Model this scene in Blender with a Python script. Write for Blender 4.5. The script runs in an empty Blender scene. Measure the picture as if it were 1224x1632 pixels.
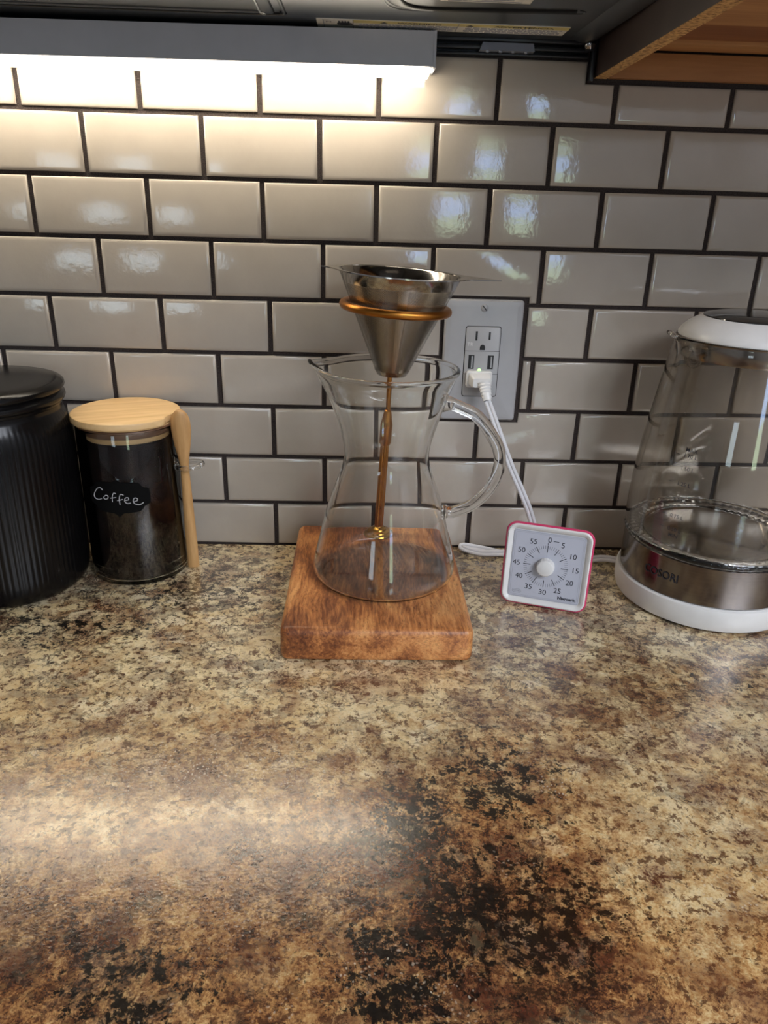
import bpy, bmesh, math, random
from math import sin, cos, pi, radians, atan2, sqrt, hypot
from mathutils import Vector, Matrix
random.seed(7)
S = 0.001                      # everything below is written in millimetres
sc = bpy.context.scene
COL = sc.collection

# ------------------------------------------------------------------ camera
cam_d = bpy.data.cameras.new('camera')
cam = bpy.data.objects.new('camera', cam_d); COL.objects.link(cam)
cam_d.sensor_fit = 'VERTICAL'; cam_d.sensor_height = 36.0
cam_d.lens = 36.0 * 1210 / 1632
cam_d.clip_start = 0.02
R = Matrix.Rotation(radians(-2.138), 4, 'Z') @ Matrix.Rotation(radians(67.2755), 4, 'X') @ Matrix.Rotation(radians(1.693), 4, 'Z')
cam.matrix_world = Matrix.Translation((0.3003, -0.7590, 0.3574)) @ R
sc.camera = cam

# ------------------------------------------------------------------ light and exposure
sc.view_settings.view_transform = 'Standard'
sc.view_settings.look = 'None'
sc.view_settings.gamma = 1.0
sc.view_settings.use_curve_mapping = False
sc.view_settings.exposure = 0.22
STRIP = 19.0                   # light bar
WINDOW = 11.0                   # daylight in the windows across the room
FILL = 65.0                    # added ambient fill under the ceiling, W
sc.cycles.use_denoising = True
sc.cycles.max_bounces = 14
sc.cycles.transmission_bounces = 12
sc.cycles.transparent_max_bounces = 24
sc.cycles.glossy_bounces = 6
sc.cycles.sample_clamp_indirect = 10.0
sc.cycles.blur_glossy = 0.5
w = bpy.data.worlds.new('world'); sc.world = w; w.use_nodes = True
w.node_tree.nodes['Background'].inputs[0].default_value = (0.55, 0.65, 0.8, 1)
w.node_tree.nodes['Background'].inputs[1].default_value = 0.5

def area(name, loc, rot, sx, sy, power, color):
    d = bpy.data.lights.new(name, 'AREA'); d.shape = 'RECTANGLE'; d.size = sx; d.size_y = sy
    d.energy = power; d.color = color
    o = bpy.data.objects.new(name, d); COL.objects.link(o); o.location = loc; o.rotation_euler = rot
    return o
area('fill_light', (1.45, -2.0, 1.42), (0, 0, 0), 1.2, 1.2, FILL, (0.85, 0.90, 1.0))  # unseen soft fill added to lift the ambient light; no lamp fixture here

# ------------------------------------------------------------------ node helpers
def newmat(name):
    m = bpy.data.materials.new(name); m.use_nodes = True
    nt = m.node_tree
    return m, nt, nt.nodes['Principled BSDF']
def N(nt, t, **k):
    n = nt.nodes.new(t)
    for a, b in k.items():
        if a in ('op', 'operation'): n.operation = b
        elif a == 'blend': n.blend_type = b
        elif hasattr(n, a) and not a[0].isupper(): setattr(n, a, b)
    return n
def L(nt, a, b): nt.links.new(a, b)
def math_n(nt, op, a, b=None, c=None, clamp=False):
    n = nt.nodes.new('ShaderNodeMath'); n.operation = op; n.use_clamp = clamp
    for i, v in enumerate((a, b, c)):
        if v is None: continue
        if isinstance(v, (int, float)): n.inputs[i].default_value = v
        else: L(nt, v, n.inputs[i])
    return n.outputs[0]
def ramp(nt, fac, stops, interp='LINEAR'):
    n = nt.nodes.new('ShaderNodeValToRGB'); n.color_ramp.interpolation = interp
    e = n.color_ramp.elements
    while len(e) > 1: e.remove(e[-1])
    e[0].position = stops[0][0]; e[0].color = col4(stops[0][1])
    for p, c in stops[1:]:
        x = e.new(p); x.color = col4(c)
    if fac is not None: L(nt, fac, n.inputs[0])
    return n.outputs[0]
def col4(c):
    if isinstance(c, (int, float)): return (c, c, c, 1)
    return (*c, 1) if len(c) == 3 else c
def mixc(nt, f, a, b, blend='MIX'):
    n = nt.nodes.new('ShaderNodeMix'); n.data_type = 'RGBA'; n.blend_type = blend
    for i, v in ((0, f), (6, a), (7, b)):
        if isinstance(v, (int, float)) and i == 0: n.inputs[0].default_value = v
        elif isinstance(v, (int, float, tuple)): n.inputs[i].default_value = col4(v)
        else: L(nt, v, n.inputs[i])
    return n.outputs[2]
def coords(nt, kind='Object'):
    if kind == 'World':
        return nt.nodes.new('ShaderNodeNewGeometry').outputs['Position']
    return nt.nodes.new('ShaderNodeTexCoord').outputs[kind]
def mapping(nt, v, scale=(1, 1, 1), rot=(0, 0, 0), loc=(0, 0, 0)):
    n = nt.nodes.new('ShaderNodeMapping'); L(nt, v, n.inputs[0])
    n.inputs['Scale'].default_value = scale; n.inputs['Rotation'].default_value = rot; n.inputs['Location'].default_value = loc
    return n.outputs[0]
def noise(nt, v, scale, detail=4, rough=0.55, dist=0.0, out=0):
    n = nt.nodes.new('ShaderNodeTexNoise'); L(nt, v, n.inputs['Vector'])
    n.inputs['Scale'].default_value = scale; n.inputs['Detail'].default_value = detail
    n.inputs['Roughness'].default_value = rough; n.inputs['Distortion'].default_value = dist
    return n.outputs[out]
def voro(nt, v, scale, feature='F1', out='Distance', rnd=1.0):
    n = nt.nodes.new('ShaderNodeTexVoronoi'); n.feature = feature; L(nt, v, n.inputs['Vector'])
    n.inputs['Scale'].default_value = scale; n.inputs['Randomness'].default_value = rnd
    return n.outputs[out]
def bump(nt, h, bs, strength=0.3, dist=0.001):
    n = nt.nodes.new('ShaderNodeBump'); L(nt, h, n.inputs['Height'])
    n.inputs['Strength'].default_value = strength; n.inputs['Distance'].default_value = dist
    L(nt, n.outputs[0], bs.inputs['Normal']); return n
def simple(name, color, rough=0.5, metal=0.0, spec=0.5, coat=0.0, var=0.06, vscale=30, bumps=0.0, bscale=400, **kw):
    m, nt, b = newmat(name)
    v = coords(nt, 'Object')
    n = noise(nt, v, vscale, 4)
    c2 = tuple(max(0, x * (1 - var)) for x in color); c1 = tuple(min(1, x * (1 + var)) for x in color)
    L(nt, ramp(nt, n, [(0.3, c2), (0.7, c1)]), b.inputs['Base Color'])
    b.inputs['Roughness'].default_value = rough; b.inputs['Metallic'].default_value = metal
    b.inputs['Specular IOR Level'].default_value = spec; b.inputs['Coat Weight'].default_value = coat
    b.inputs['Coat Roughness'].default_value = 0.08
    if bumps: bump(nt, noise(nt, v, bscale, 3), b, bumps, 0.0005)
    return m

# ------------------------------------------------------------------ materials
def m_tile():
    m, nt, b = newmat('glazed_tile')
    p = coords(nt, 'World')
    n = noise(nt, p, 22, 5)
    rnd = nt.nodes.new('ShaderNodeObjectInfo').outputs['Random']
    f = math_n(nt, 'ADD', math_n(nt, 'MULTIPLY', n, 0.7), math_n(nt, 'MULTIPLY', rnd, 0.3))
    L(nt, ramp(nt, f, [(0.25, (0.385, 0.335, 0.278)), (0.75, (0.455, 0.400, 0.335))]), b.inputs['Base Color'])
    b.inputs['Roughness'].default_value = 0.13
    b.inputs['Specular IOR Level'].default_value = 0.55
    streak = noise(nt, mapping(nt, p, (1, 1, 0.25)), 260, 3)
    L(nt, ramp(nt, streak, [(0.3, 0.05), (0.75, 0.12)]), b.inputs['Roughness'])
    off = nt.nodes.new('ShaderNodeVectorMath'); off.operation = 'ADD'
    L(nt, p, off.inputs[0]); cmb = nt.nodes.new('ShaderNodeCombineXYZ'); L(nt, rnd, cmb.inputs[1]); L(nt, cmb.outputs[0], off.inputs[1])
    h1 = noise(nt, off.outputs[0], 30, 2); h2 = noise(nt, off.outputs[0], 210, 3)
    h = math_n(nt, 'ADD', h1, math_n(nt, 'MULTIPLY', h2, 0.30))
    bump(nt, h, b, 0.35, 0.0009)
    return m
def m_grout():
    m, nt, b = newmat('brown_grout')
    p = coords(nt, 'World')
    n = noise(nt, p, 900, 3, 0.7)
    L(nt, ramp(nt, n, [(0.35, (0.012, 0.008, 0.007)), (0.65, (0.060, 0.042, 0.036))]), b.inputs['Base Color'])
    b.inputs['Roughness'].default_value = 0.9
    bump(nt, n, b, 1.0, 0.001)
    return m
def m_counter():
    m, nt, b = newmat('granite_laminate')
    P = coords(nt, 'World')
    wp = nt.nodes.new('ShaderNodeVectorMath'); wp.operation = 'ADD'
    wn = nt.nodes.new('ShaderNodeVectorMath'); wn.operation = 'SCALE'; wn.inputs['Scale'].default_value = 0.014
    L(nt, noise(nt, P, 26, 4, 0.6, 0.0, 1), wn.inputs[0]); L(nt, P, wp.inputs[0]); L(nt, wn.outputs[0], wp.inputs[1])
    Q = wp.outputs[0]
    def blob(cx, cy, rx, ry, rot=0.0):
        # a broad patch of the stone's print, 1 at its centre and 0 at its edge
        v = mapping(nt, Q, (1 / rx, 1 / ry, 1), (0, 0, 0), (-cx / rx, -cy / ry, 0))
        g = nt.nodes.new('ShaderNodeVectorMath'); g.operation = 'LENGTH'; L(nt, v, g.inputs[0])
        return math_n(nt, 'SUBTRACT', 1.0, g.outputs['Value'], clamp=True)
    def mx(*a):
        r = a[0]
        for x in a[1:]: r = math_n(nt, 'MAXIMUM', r, x)
        return r
    big = noise(nt, Q, 8, 5, 0.55)
    mid = noise(nt, Q, 60, 9, 0.70)
    mid2 = noise(nt, mapping(nt, Q, (1, 1, 1), (0, 0, 0.6), (3, 7, 1)), 150, 8, 0.72)
    fine = noise(nt, Q, 520, 5, 0.75)
    sep = nt.nodes.new('ShaderNodeSeparateXYZ'); L(nt, P, sep.inputs[0])
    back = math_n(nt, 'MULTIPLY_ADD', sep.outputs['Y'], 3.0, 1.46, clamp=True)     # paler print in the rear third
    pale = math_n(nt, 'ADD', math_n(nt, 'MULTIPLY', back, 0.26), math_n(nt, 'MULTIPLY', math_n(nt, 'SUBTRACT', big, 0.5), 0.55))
    pale = math_n(nt, 'ADD', pale, math_n(nt, 'MULTIPLY', blob(0.53, -0.40, .12, .16), 0.10))
    umber = mx(blob(0.22, -0.33, .20, .06), blob(0.50, -0.25, .13, .10), math_n(nt, 'MULTIPLY', blob(0.36, -0.43, .17, .16), 0.8), blob(0.68, -0.22, .10, .10), math_n(nt, 'MULTIPLY', blob(0.10, -0.14, .20, .08), 0.6))
    pale = math_n(nt, 'SUBTRACT', pale, math_n(nt, 'MULTIPLY', umber, 0.20))
    f = math_n(nt, 'ADD', math_n(nt, 'MULTIPLY', mid, 0.62), math_n(nt, 'MULTIPLY', mid2, 0.40))
    f = math_n(nt, 'ADD', f, pale)
    f = math_n(nt, 'ADD', f, math_n(nt, 'MULTIPLY', math_n(nt, 'SUBTRACT', fine, 0.5), 0.62))
    f = math_n(nt, 'MULTIPLY_ADD', math_n(nt, 'SUBTRACT', f, 0.58), 1.5, 0.715)
    gold = ramp(nt, f, [(0.34, (0.030, 0.014, 0.009)), (0.44, (0.12, 0.050, 0.022)), (0.53, (0.28, 0.135, 0.045)),
                        (0.63, (0.47, 0.265, 0.085)), (0.76, (0.60, 0.42, 0.18)), (0.92, (0.68, 0.57, 0.33))])
    grey = ramp(nt, f, [(0.36, (0.035, 0.022, 0.017)), (0.46, (0.15, 0.080, 0.048)), (0.56, (0.33, 0.22, 0.115)),
                        (0.68, (0.56, 0.45, 0.25)), (0.82, (0.70, 0.61, 0.40)), (0.95, (0.74, 0.68, 0.50))])
    gm = noise(nt, Q, 11, 3, 0.5)
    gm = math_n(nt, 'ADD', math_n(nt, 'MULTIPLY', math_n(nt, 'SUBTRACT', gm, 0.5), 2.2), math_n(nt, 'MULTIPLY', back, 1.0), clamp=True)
    c = mixc(nt, gm, gold, grey)
    # broken mineral cells: cream, tan, rust and brown pieces
    w2 = nt.nodes.new('ShaderNodeVectorMath'); w2.operation = 'SCALE'; w2.inputs['Scale'].default_value = 0.030
    L(nt, noise(nt, P, 70, 5, 0.7, 0.0, 1), w2.inputs[0])
    q2 = nt.nodes.new('ShaderNodeVectorMath'); q2.operation = 'ADD'; L(nt, P, q2.inputs[0]); L(nt, w2.outputs[0], q2.inputs[1])
    vc = nt.nodes.new('ShaderNodeTexVoronoi'); L(nt, mapping(nt, q2.outputs[0], (1, 1.35, 1), (0, 0, 0.35)), vc.inputs['Vector']); vc.inputs['Scale'].default_value = 52
    vs_ = nt.nodes.new('ShaderNodeSeparateXYZ'); L(nt, vc.outputs['Color'], vs_.inputs[0])
    cellc = ramp(nt, vs_.outputs[0], [(0.0, (0.030, 0.016, 0.012)), (0.12, (0.10, 0.042, 0.022)), (0.26, (0.24, 0.115, 0.045)), (0.42, (0.42, 0.25, 0.095)), (0.58, (0.62, 0.48, 0.235)), (0.80, (0.78, 0.69, 0.43)), (1.0, (0.70, 0.64, 0.50))])
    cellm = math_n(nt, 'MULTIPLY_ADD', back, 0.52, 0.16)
    cellm = math_n(nt, 'MULTIPLY', cellm, ramp(nt, noise(nt, mapping(nt, P, (1, 1, 1), (0, 0, 0), (7, 7, 7)), 30, 5, 0.6), [(0.36, 0.25), (0.60, 1.0)]))
    c = mixc(nt, cellm, c, cellc)
    # crisp brown and cream grains
    ga = noise(nt, mapping(nt, Q, (1, 1, 1), (0, 0, 0), (5, 9, 2)), 150, 7, 0.72)
    c = mixc(nt, ramp(nt, ga, [(0.535, 0.0), (0.575, 0.80)]), c, (0.135, 0.062, 0.026))
    gb = noise(nt, mapping(nt, Q, (1, 1, 1), (0, 0, 0.4), (1, 3, 8)), 120, 7, 0.74)
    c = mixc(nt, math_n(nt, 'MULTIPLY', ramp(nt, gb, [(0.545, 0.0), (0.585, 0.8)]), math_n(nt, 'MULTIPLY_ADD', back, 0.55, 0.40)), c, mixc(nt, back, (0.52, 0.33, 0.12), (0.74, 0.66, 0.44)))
    # red-brown stains
    red = noise(nt, mapping(nt, Q, (1, 1, 1), (0, 0, 0), (1, 5, 9)), 34, 6, 0.62)
    rm = math_n(nt, 'MULTIPLY', ramp(nt, red, [(0.50, 0.0), (0.64, 0.95)]), ramp(nt, fine, [(0.42, 0.15), (0.60, 1.0)]))
    c = mixc(nt, rm, c, (0.14, 0.040, 0.020))
    # thin dark veins
    vn = noise(nt, mapping(nt, Q, (1, 1.3, 1), (0, 0, 0.5)), 24, 7, 0.62, 0.6)
    va = math_n(nt, 'ABSOLUTE', math_n(nt, 'SUBTRACT', vn, 0.5))
    vm = ramp(nt, va, [(0.0, 0.75), (0.016, 0.0)])
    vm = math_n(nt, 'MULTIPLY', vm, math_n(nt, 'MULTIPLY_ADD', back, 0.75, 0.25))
    c = mixc(nt, vm, c, (0.035, 0.018, 0.015))
    # crackle of fine black lines in the pale rear part
    ce = voro(nt, mapping(nt, q2.outputs[0], (1, 1.35, 1), (0, 0, 0.35)), 52, 'DISTANCE_TO_EDGE')
    cm = math_n(nt, 'MULTIPLY', ramp(nt, ce, [(0.0, 1.0), (0.10, 0.0)]), ramp(nt, noise(nt, mapping(nt, Q, (1, 1, 1), (0, 0, 0), (4, 4, 1)), 40, 6, 0.7), [(0.50, 0.0), (0.59, 0.9)]))
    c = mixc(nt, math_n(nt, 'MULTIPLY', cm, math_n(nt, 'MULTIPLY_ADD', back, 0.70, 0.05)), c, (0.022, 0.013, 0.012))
    sp_n = noise(nt, mapping(nt, Q, (1, 1, 1), (0, 0, 0), (6, 1, 3)), 190, 5, 0.7)
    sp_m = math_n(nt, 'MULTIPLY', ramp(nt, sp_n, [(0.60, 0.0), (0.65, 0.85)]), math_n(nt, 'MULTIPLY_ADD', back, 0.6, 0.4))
    c = mixc(nt, sp_m, c, (0.030, 0.016, 0.012))
    # black mineral clusters
    dark = mx(blob(0.345, -0.395, .055, .075), blob(0.405, -0.36, .065, .085), blob(0.39, -0.46, .12, .085), blob(0.33, -0.50, .07, .07),
              math_n(nt, 'MULTIPLY', blob(0.20, -0.50, .07, .06), 0.9), math_n(nt, 'MULTIPLY', blob(0.05, -0.17, .16, .06), 0.72),
              math_n(nt, 'MULTIPLY', blob(0.16, -0.10, .13, .08), 0.75), math_n(nt, 'MULTIPLY', blob(0.60, -0.24, .09, .05), 0.5))
    bk = math_n(nt, 'ADD', math_n(nt, 'MULTIPLY', noise(nt, mapping(nt, Q, (1, 1, 1), (0, 0, 0), (8, 2, 4)), 105, 8, 0.75), 0.7), math_n(nt, 'MULTIPLY', noise(nt, Q, 330, 5, 0.7), 0.3))
    thr = math_n(nt, 'MULTIPLY_ADD', math_n(nt, 'POWER', dark, 0.6), -0.215, 0.66)
    bm_ = math_n(nt, 'MULTIPLY', math_n(nt, 'SUBTRACT', bk, thr), 22.0, clamp=True)
    c = mixc(nt, math_n(nt, 'MULTIPLY', bm_, 0.93), c, (0.010, 0.009, 0.009))
    # pale crystals
    vs = voro(nt, Q, 330)
    cl = noise(nt, mapping(nt, Q, (1, 1, 1), (0, 0, 0), (2, 2, 2)), 17, 4)
    sm = math_n(nt, 'MULTIPLY', ramp(nt, vs, [(0.16, 1.0), (0.26, 0.0)]), math_n(nt, 'MAXIMUM', ramp(nt, cl, [(0.56, 0.0), (0.68, 0.7)]), math_n(nt, 'MULTIPLY', blob(0.22, -0.34, .17, .06), 0.9)))
    c = mixc(nt, sm, c, (0.62, 0.56, 0.47))
    gam = nt.nodes.new('ShaderNodeGamma'); L(nt, c, gam.inputs[0]); gam.inputs[1].default_value = 1.36
    c = mixc(nt, 1.0, gam.outputs[0], (1.38, 1.30, 1.20), 'MULTIPLY')
    bwn = nt.nodes.new('ShaderNodeRGBToBW'); L(nt, c, bwn.inputs[0])
    c = mixc(nt, 0.14, c, bwn.outputs[0])
    L(nt, c, b.inputs['Base Color'])
    L(nt, ramp(nt, noise(nt, P, 300, 3), [(0.3, 0.17), (0.7, 0.26)]), b.inputs['Roughness'])
    b.inputs['Specular IOR Level'].default_value = 0.95
    b.inputs['Coat Weight'].default_value = 0.9; b.inputs['Coat Roughness'].default_value = 0.24
    hb = math_n(nt, 'ADD', noise(nt, P, 520, 3, 0.6), math_n(nt, 'MULTIPLY', noise(nt, P, 130, 2), 0.8))
    bump(nt, hb, b, 0.35, 0.0006)
    return m
def m_wood_board():
    m, nt, b = newmat('oiled_red_wood')
    v = coords(nt, 'Object')
    big = noise(nt, mapping(nt, v, (26, 9, 26), (0, 0, 0.5)), 1.0, 3, 0.5, 0.8)
    wd = nt.nodes.new('ShaderNodeVectorMath'); wd.operation = 'SCALE'; wd.inputs['Scale'].default_value = 0.02
    L(nt, noise(nt, v, 13, 2, 0.5, 0, 1), wd.inputs[0])
    ad = nt.nodes.new('ShaderNodeVectorMath'); ad.operation = 'ADD'; L(nt, v, ad.inputs[0]); L(nt, wd.outputs[0], ad.inputs[1])
    g1 = noise(nt, mapping(nt, ad.outputs[0], (420, 46, 420)), 1.0, 5, 0.62)
    g2 = noise(nt, mapping(nt, ad.outputs[0], (560, 150, 1500)), 1.0, 4, 0.65)
    f = math_n(nt, 'ADD', math_n(nt, 'MULTIPLY', g1, 0.62), math_n(nt, 'MULTIPLY', big, 0.85))
    f = math_n(nt, 'SUBTRACT', f, 0.19)
    c = ramp(nt, f, [(0.36, (0.11, 0.030, 0.010)), (0.48, (0.25, 0.080, 0.024)), (0.60, (0.50, 0.19, 0.056)), (0.78, (0.74, 0.36, 0.125))])
    pore = ramp(nt, g2, [(0.37, 0.45), (0.46, 0.0)])
    c = mixc(nt, pore, c, (0.075, 0.026, 0.012))
    L(nt, c, b.inputs['Base Color'])
    b.inputs['Roughness'].default_value = 0.42
    bump(nt, g2, b, 0.25, 0.0004)
    return m
def m_grain(name, c1, c2, scale=(14, 260, 260), rough=0.5, dist=0.3, rot=0.0):
    m, nt, b = newmat(name)
    v = mapping(nt, coords(nt, 'Object'), (1, 1, 1), (0, 0, rot))
    g = noise(nt, mapping(nt, v, scale), 1.0, 5, 0.6, dist)
    g2 = noise(nt, mapping(nt, v, tuple(s * 0.22 for s in scale)), 1.0, 3, 0.5, dist)
    f = math_n(nt, 'ADD', math_n(nt, 'MULTIPLY', g, 0.5), math_n(nt, 'MULTIPLY', g2, 0.5))
    L(nt, ramp(nt, f, [(0.34, c1), (0.66, c2)]), b.inputs['Base Color'])
    b.inputs['Roughness'].default_value = rough
    bump(nt, g, b, 0.15, 0.0003)
    return m
def m_particle():
    m, nt, b = newmat('particle_board')
    v = coords(nt, 'Object')
    n = voro(nt, v, 420, out='Color')
    n2 = noise(nt, v, 300, 4, 0.7)
    L(nt, ramp(nt, n2, [(0.36, (0.16, 0.07, 0.02)), (0.5, (0.58, 0.32, 0.11)), (0.68, (0.85, 0.55, 0.22))]), b.inputs['Base Color'])
    b.inputs['Roughness'].default_value = 0.85
    bump(nt, n2, b, 0.8, 0.001)
    return m
def m_metal(name, color, rough=0.25, brushed=None):
    m, nt, b = newmat(name)
    v = coords(nt, 'Object')
    b.inputs['Metallic'].default_value = 1.0
    n = noise(nt, mapping(nt, v, brushed or (60, 60, 60)), 1.0, 4)
    L(nt, ramp(nt, n, [(0.3, tuple(x * 0.9 for x in color)), (0.7, color)]), b.inputs['Base Color'])
    L(nt, ramp(nt, n, [(0.3, rough * 0.8), (0.7, rough * 1.25)]), b.inputs['Roughness'])
    if brushed: bump(nt, n, b, 0.12, 0.0003)
    return m
def m_glass(name, tint=(1, 1, 1), rough=0.0, ior=1.47, wave=0.0):
    m, nt, b = newmat(name)
    nt.nodes.remove(b)
    g = nt.nodes.new('ShaderNodeBsdfGlass'); g.inputs['Color'].default_value = (*tint, 1)
    g.inputs['Roughness'].default_value = rough; g.inputs['IOR'].default_value = ior
    if wave:
        bp = nt.nodes.new('ShaderNodeBump'); bp.inputs['Strength'].default_value = wave; bp.inputs['Distance'].default_value = 0.001
        L(nt, noise(nt, coords(nt, 'Object'), 45, 2), bp.inputs['Height']); L(nt, bp.outputs[0], g.inputs['Normal'])
    L(nt, g.outputs[0], nt.nodes['Material Output'].inputs[0])
    return m
def m_mesh_filter():
    # laser-cut sheet: rows of round holes with an unperforated seam, mapped round the cone
    m, nt, b = newmat('perforated_steel')
    b.inputs['Metallic'].default_value = 1.0; b.inputs['Roughness'].default_value = 0.27
    b.inputs['Base Color'].default_value = (0.36, 0.33, 0.29, 1)
    uv = nt.nodes.new('ShaderNodeUVMap').outputs[0]
    sp = nt.nodes.new('ShaderNodeSeparateXYZ'); L(nt, uv, sp.inputs[0])
    V = math_n(nt, 'MULTIPLY', sp.outputs[1], 82.0)
    row = math_n(nt, 'FLOOR', V)
    U = math_n(nt, 'ADD', math_n(nt, 'MULTIPLY', sp.outputs[0], 230.0), math_n(nt, 'MULTIPLY', row, 0.5))
    fu = math_n(nt, 'SUBTRACT', math_n(nt, 'FRACT', U), 0.5); fv = math_n(nt, 'SUBTRACT', math_n(nt, 'FRACT', V), 0.5)
    d = math_n(nt, 'SQRT', math_n(nt, 'ADD', math_n(nt, 'MULTIPLY', fu, fu), math_n(nt, 'MULTIPLY', fv, fv)))
    hole = math_n(nt, 'LESS_THAN', d, 0.36)
    du = math_n(nt, 'ABSOLUTE', math_n(nt, 'SUBTRACT', sp.outputs[0], 0.012))
    hole = math_n(nt, 'MULTIPLY', hole, math_n(nt, 'GREATER_THAN', du, 0.016))
    L(nt, math_n(nt, 'SUBTRACT', 1.0, hole), b.inputs['Alpha'])
    return m
def m_cloth():
    # woven wire cloth too fine to resolve: part open
    m, nt, b = newmat('woven_wire_cloth')
    b.inputs['Metallic'].default_value = 1.0; b.inputs['Roughness'].default_value = 0.4
    L(nt, ramp(nt, noise(nt, coords(nt), 700, 3), [(0.3, (0.07, 0.06, 0.05)), (0.7, (0.15, 0.13, 0.11))]), b.inputs['Base Color'])
    b.inputs['Alpha'].default_value = 0.5
    return m
def m_pane(name, top, low, strength):
    m, nt, b = newmat(name)
    nt.nodes.remove(b)
    e = nt.nodes.new('ShaderNodeEmission')
    v = coords(nt, 'Object')
    n = noise(nt, v, 7, 5, 0.65)
    sp = nt.nodes.new('ShaderNodeSeparateXYZ'); L(nt, v, sp.inputs[0])
    f = math_n(nt, 'ADD', math_n(nt, 'MULTIPLY', sp.outputs[2], 0.8), math_n(nt, 'MULTIPLY', n, 0.9))
    L(nt, ramp(nt, f, [(0.62, top), (0.80, low), (1.0, (0.25, 0.32, 0.22))]), e.inputs[0])
    e.inputs[1].default_value = strength
    L(nt, e.outputs[0], nt.nodes['Material Output'].inputs[0])
    return m
def m_emit(name, color, strength):
    m, nt, b = newmat(name)
    b.inputs['Base Color'].default_value = (0.9, 0.9, 0.9, 1)
    b.inputs['Emission Color'].default_value = (*color, 1); b.inputs['Emission Strength'].default_value = strength
    return m

M = dict(
    tile=m_tile(), grout=m_grout(), counter=m_counter(), board=m_wood_board(),
    bamboo=m_grain('bamboo', (0.52, 0.31, 0.12), (0.76, 0.52, 0.26), (16, 190, 190), 0.45, 0.1, radians(-22)),
    spoon=m_grain('bamboo_spoon', (0.36, 0.18, 0.06), (0.60, 0.35, 0.14), (260, 260, 16), 0.5, 0.2),
    silicone=simple('brown_seal', (0.17, 0.085, 0.045), 0.4),
    black=simple('black_ceramic', (0.004, 0.0036, 0.0036), 0.22, spec=0.22, coat=0.0, var=0.2),
    coffee=simple('ground_coffee', (0.009, 0.003, 0.002), 0.75, spec=0.1, var=0.6, vscale=90, bumps=0.8, bscale=900),
    chalk=simple('chalk_label', (0.003, 0.003, 0.003), 0.7, spec=0.08), ink=simple('chalk_writing', (0.42, 0.41, 0.42), 0.7),
    glass=m_glass('clear_glass', (0.985, 0.99, 0.985)), glass_wavy=m_glass('blown_glass', (0.99, 0.992, 0.985), ior=1.35),
    kglass=m_glass('kettle_glass', (0.90, 0.885, 0.86)),
    gold=m_metal('copper_gold_metal', (0.44, 0.175, 0.032), 0.33), brass=m_metal('brass_base', (0.50, 0.27, 0.05), 0.27),
    steel=m_metal('polished_steel', (0.42, 0.40, 0.375), 0.12), brushed=m_metal('brushed_steel', (0.24, 0.215, 0.20), 0.16, (3, 3, 900)),
    mesh=m_mesh_filter(), darksteel=m_metal('fine_mesh_liner', (0.12, 0.105, 0.09), 0.35, (900, 900, 900)), cloth=m_cloth(),
    white=simple('white_plastic', (0.70, 0.685, 0.66), 0.32), lid_black=simple('smoked_lid', (0.018, 0.016, 0.015), 0.08),
    plate=simple('wall_plate_plastic', (0.38, 0.372, 0.372), 0.33), insert=simple('receptacle_plastic', (0.36, 0.355, 0.355), 0.4),
    socket=simple('socket_black', (0.008, 0.008, 0.008), 0.6), cord=simple('white_cord', (0.66, 0.65, 0.66), 0.4),
    led=m_emit('green_lamp', (0.25, 0.95, 0.05), 1.3),
    pink=simple('pink_plastic', (0.60, 0.045, 0.13), 0.4), dial=simple('dial_face', (0.46, 0.47, 0.53), 0.35, var=0.02),
    print=simple('black_print', (0.02, 0.02, 0.028), 0.5), tickprint=simple('dial_tick_print', (0.10, 0.10, 0.12), 0.5), greyprint=simple('grey_print', (0.30, 0.30, 0.34), 0.5),
    alu=simple('light_bar_housing', (0.46, 0.47, 0.50), 0.42), diffuser=m_emit('light_bar_diffuser', (1.0, 0.90, 0.735), STRIP),
    oven=simple('dark_enamel', (0.034, 0.040, 0.047), 0.3, var=0.12), oven_black=simple('black_enamel', (0.008, 0.009, 0.010), 0.3, spec=0.15),
    rail=simple('black_rail', (0.020, 0.022, 0.026), 0.35), clip=simple('grey_clip', (0.22, 0.24, 0.29), 0.4),
    sticker=simple('cream_sticker', (0.78, 0.76, 0.68), 0.5), sticker_y=simple('yellow_sticker', (0.72, 0.60, 0.22), 0.5),
    cabdark=simple('dark_laminate', (0.050, 0.030, 0.024), 0.45, var=0.2), particle=m_particle(),
    cabwood=m_grain('cabinet_wood', (0.26, 0.105, 0.032), (0.42, 0.19, 0.065), (14, 200, 200), 0.7),
    cabwood2=m_grain('cabinet_wood_pale', (0.40, 0.18, 0.060), (0.56, 0.28, 0.105), (12, 160, 160), 0.7),
    cabwood3=m_grain('cabinet_wood_red', (0.25, 0.085, 0.026), (0.36, 0.135, 0.042), (12, 160, 160), 0.7),
    wall=simple('painted_wall', (0.40, 0.40, 0.41), 0.8), floor=m_grain('floor_wood', (0.30, 0.22, 0.15), (0.42, 0.32, 0.22), (2, 40, 40), 0.4),
    ceil=simple('ceiling_paint', (0.75, 0.75, 0.76), 0.9), frame=simple('window_frame_paint', (0.6, 0.6, 0.6), 0.5),
    pane_blue=m_pane('daylit_pane', (0.38, 0.50, 0.36), (0.40, 0.58, 1.0), WINDOW),
    pane_pale=m_pane('pale_daylit_pane', (0.55, 0.68, 0.75), (0.50, 0.68, 1.0), WINDOW * 0.6),
)

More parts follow.
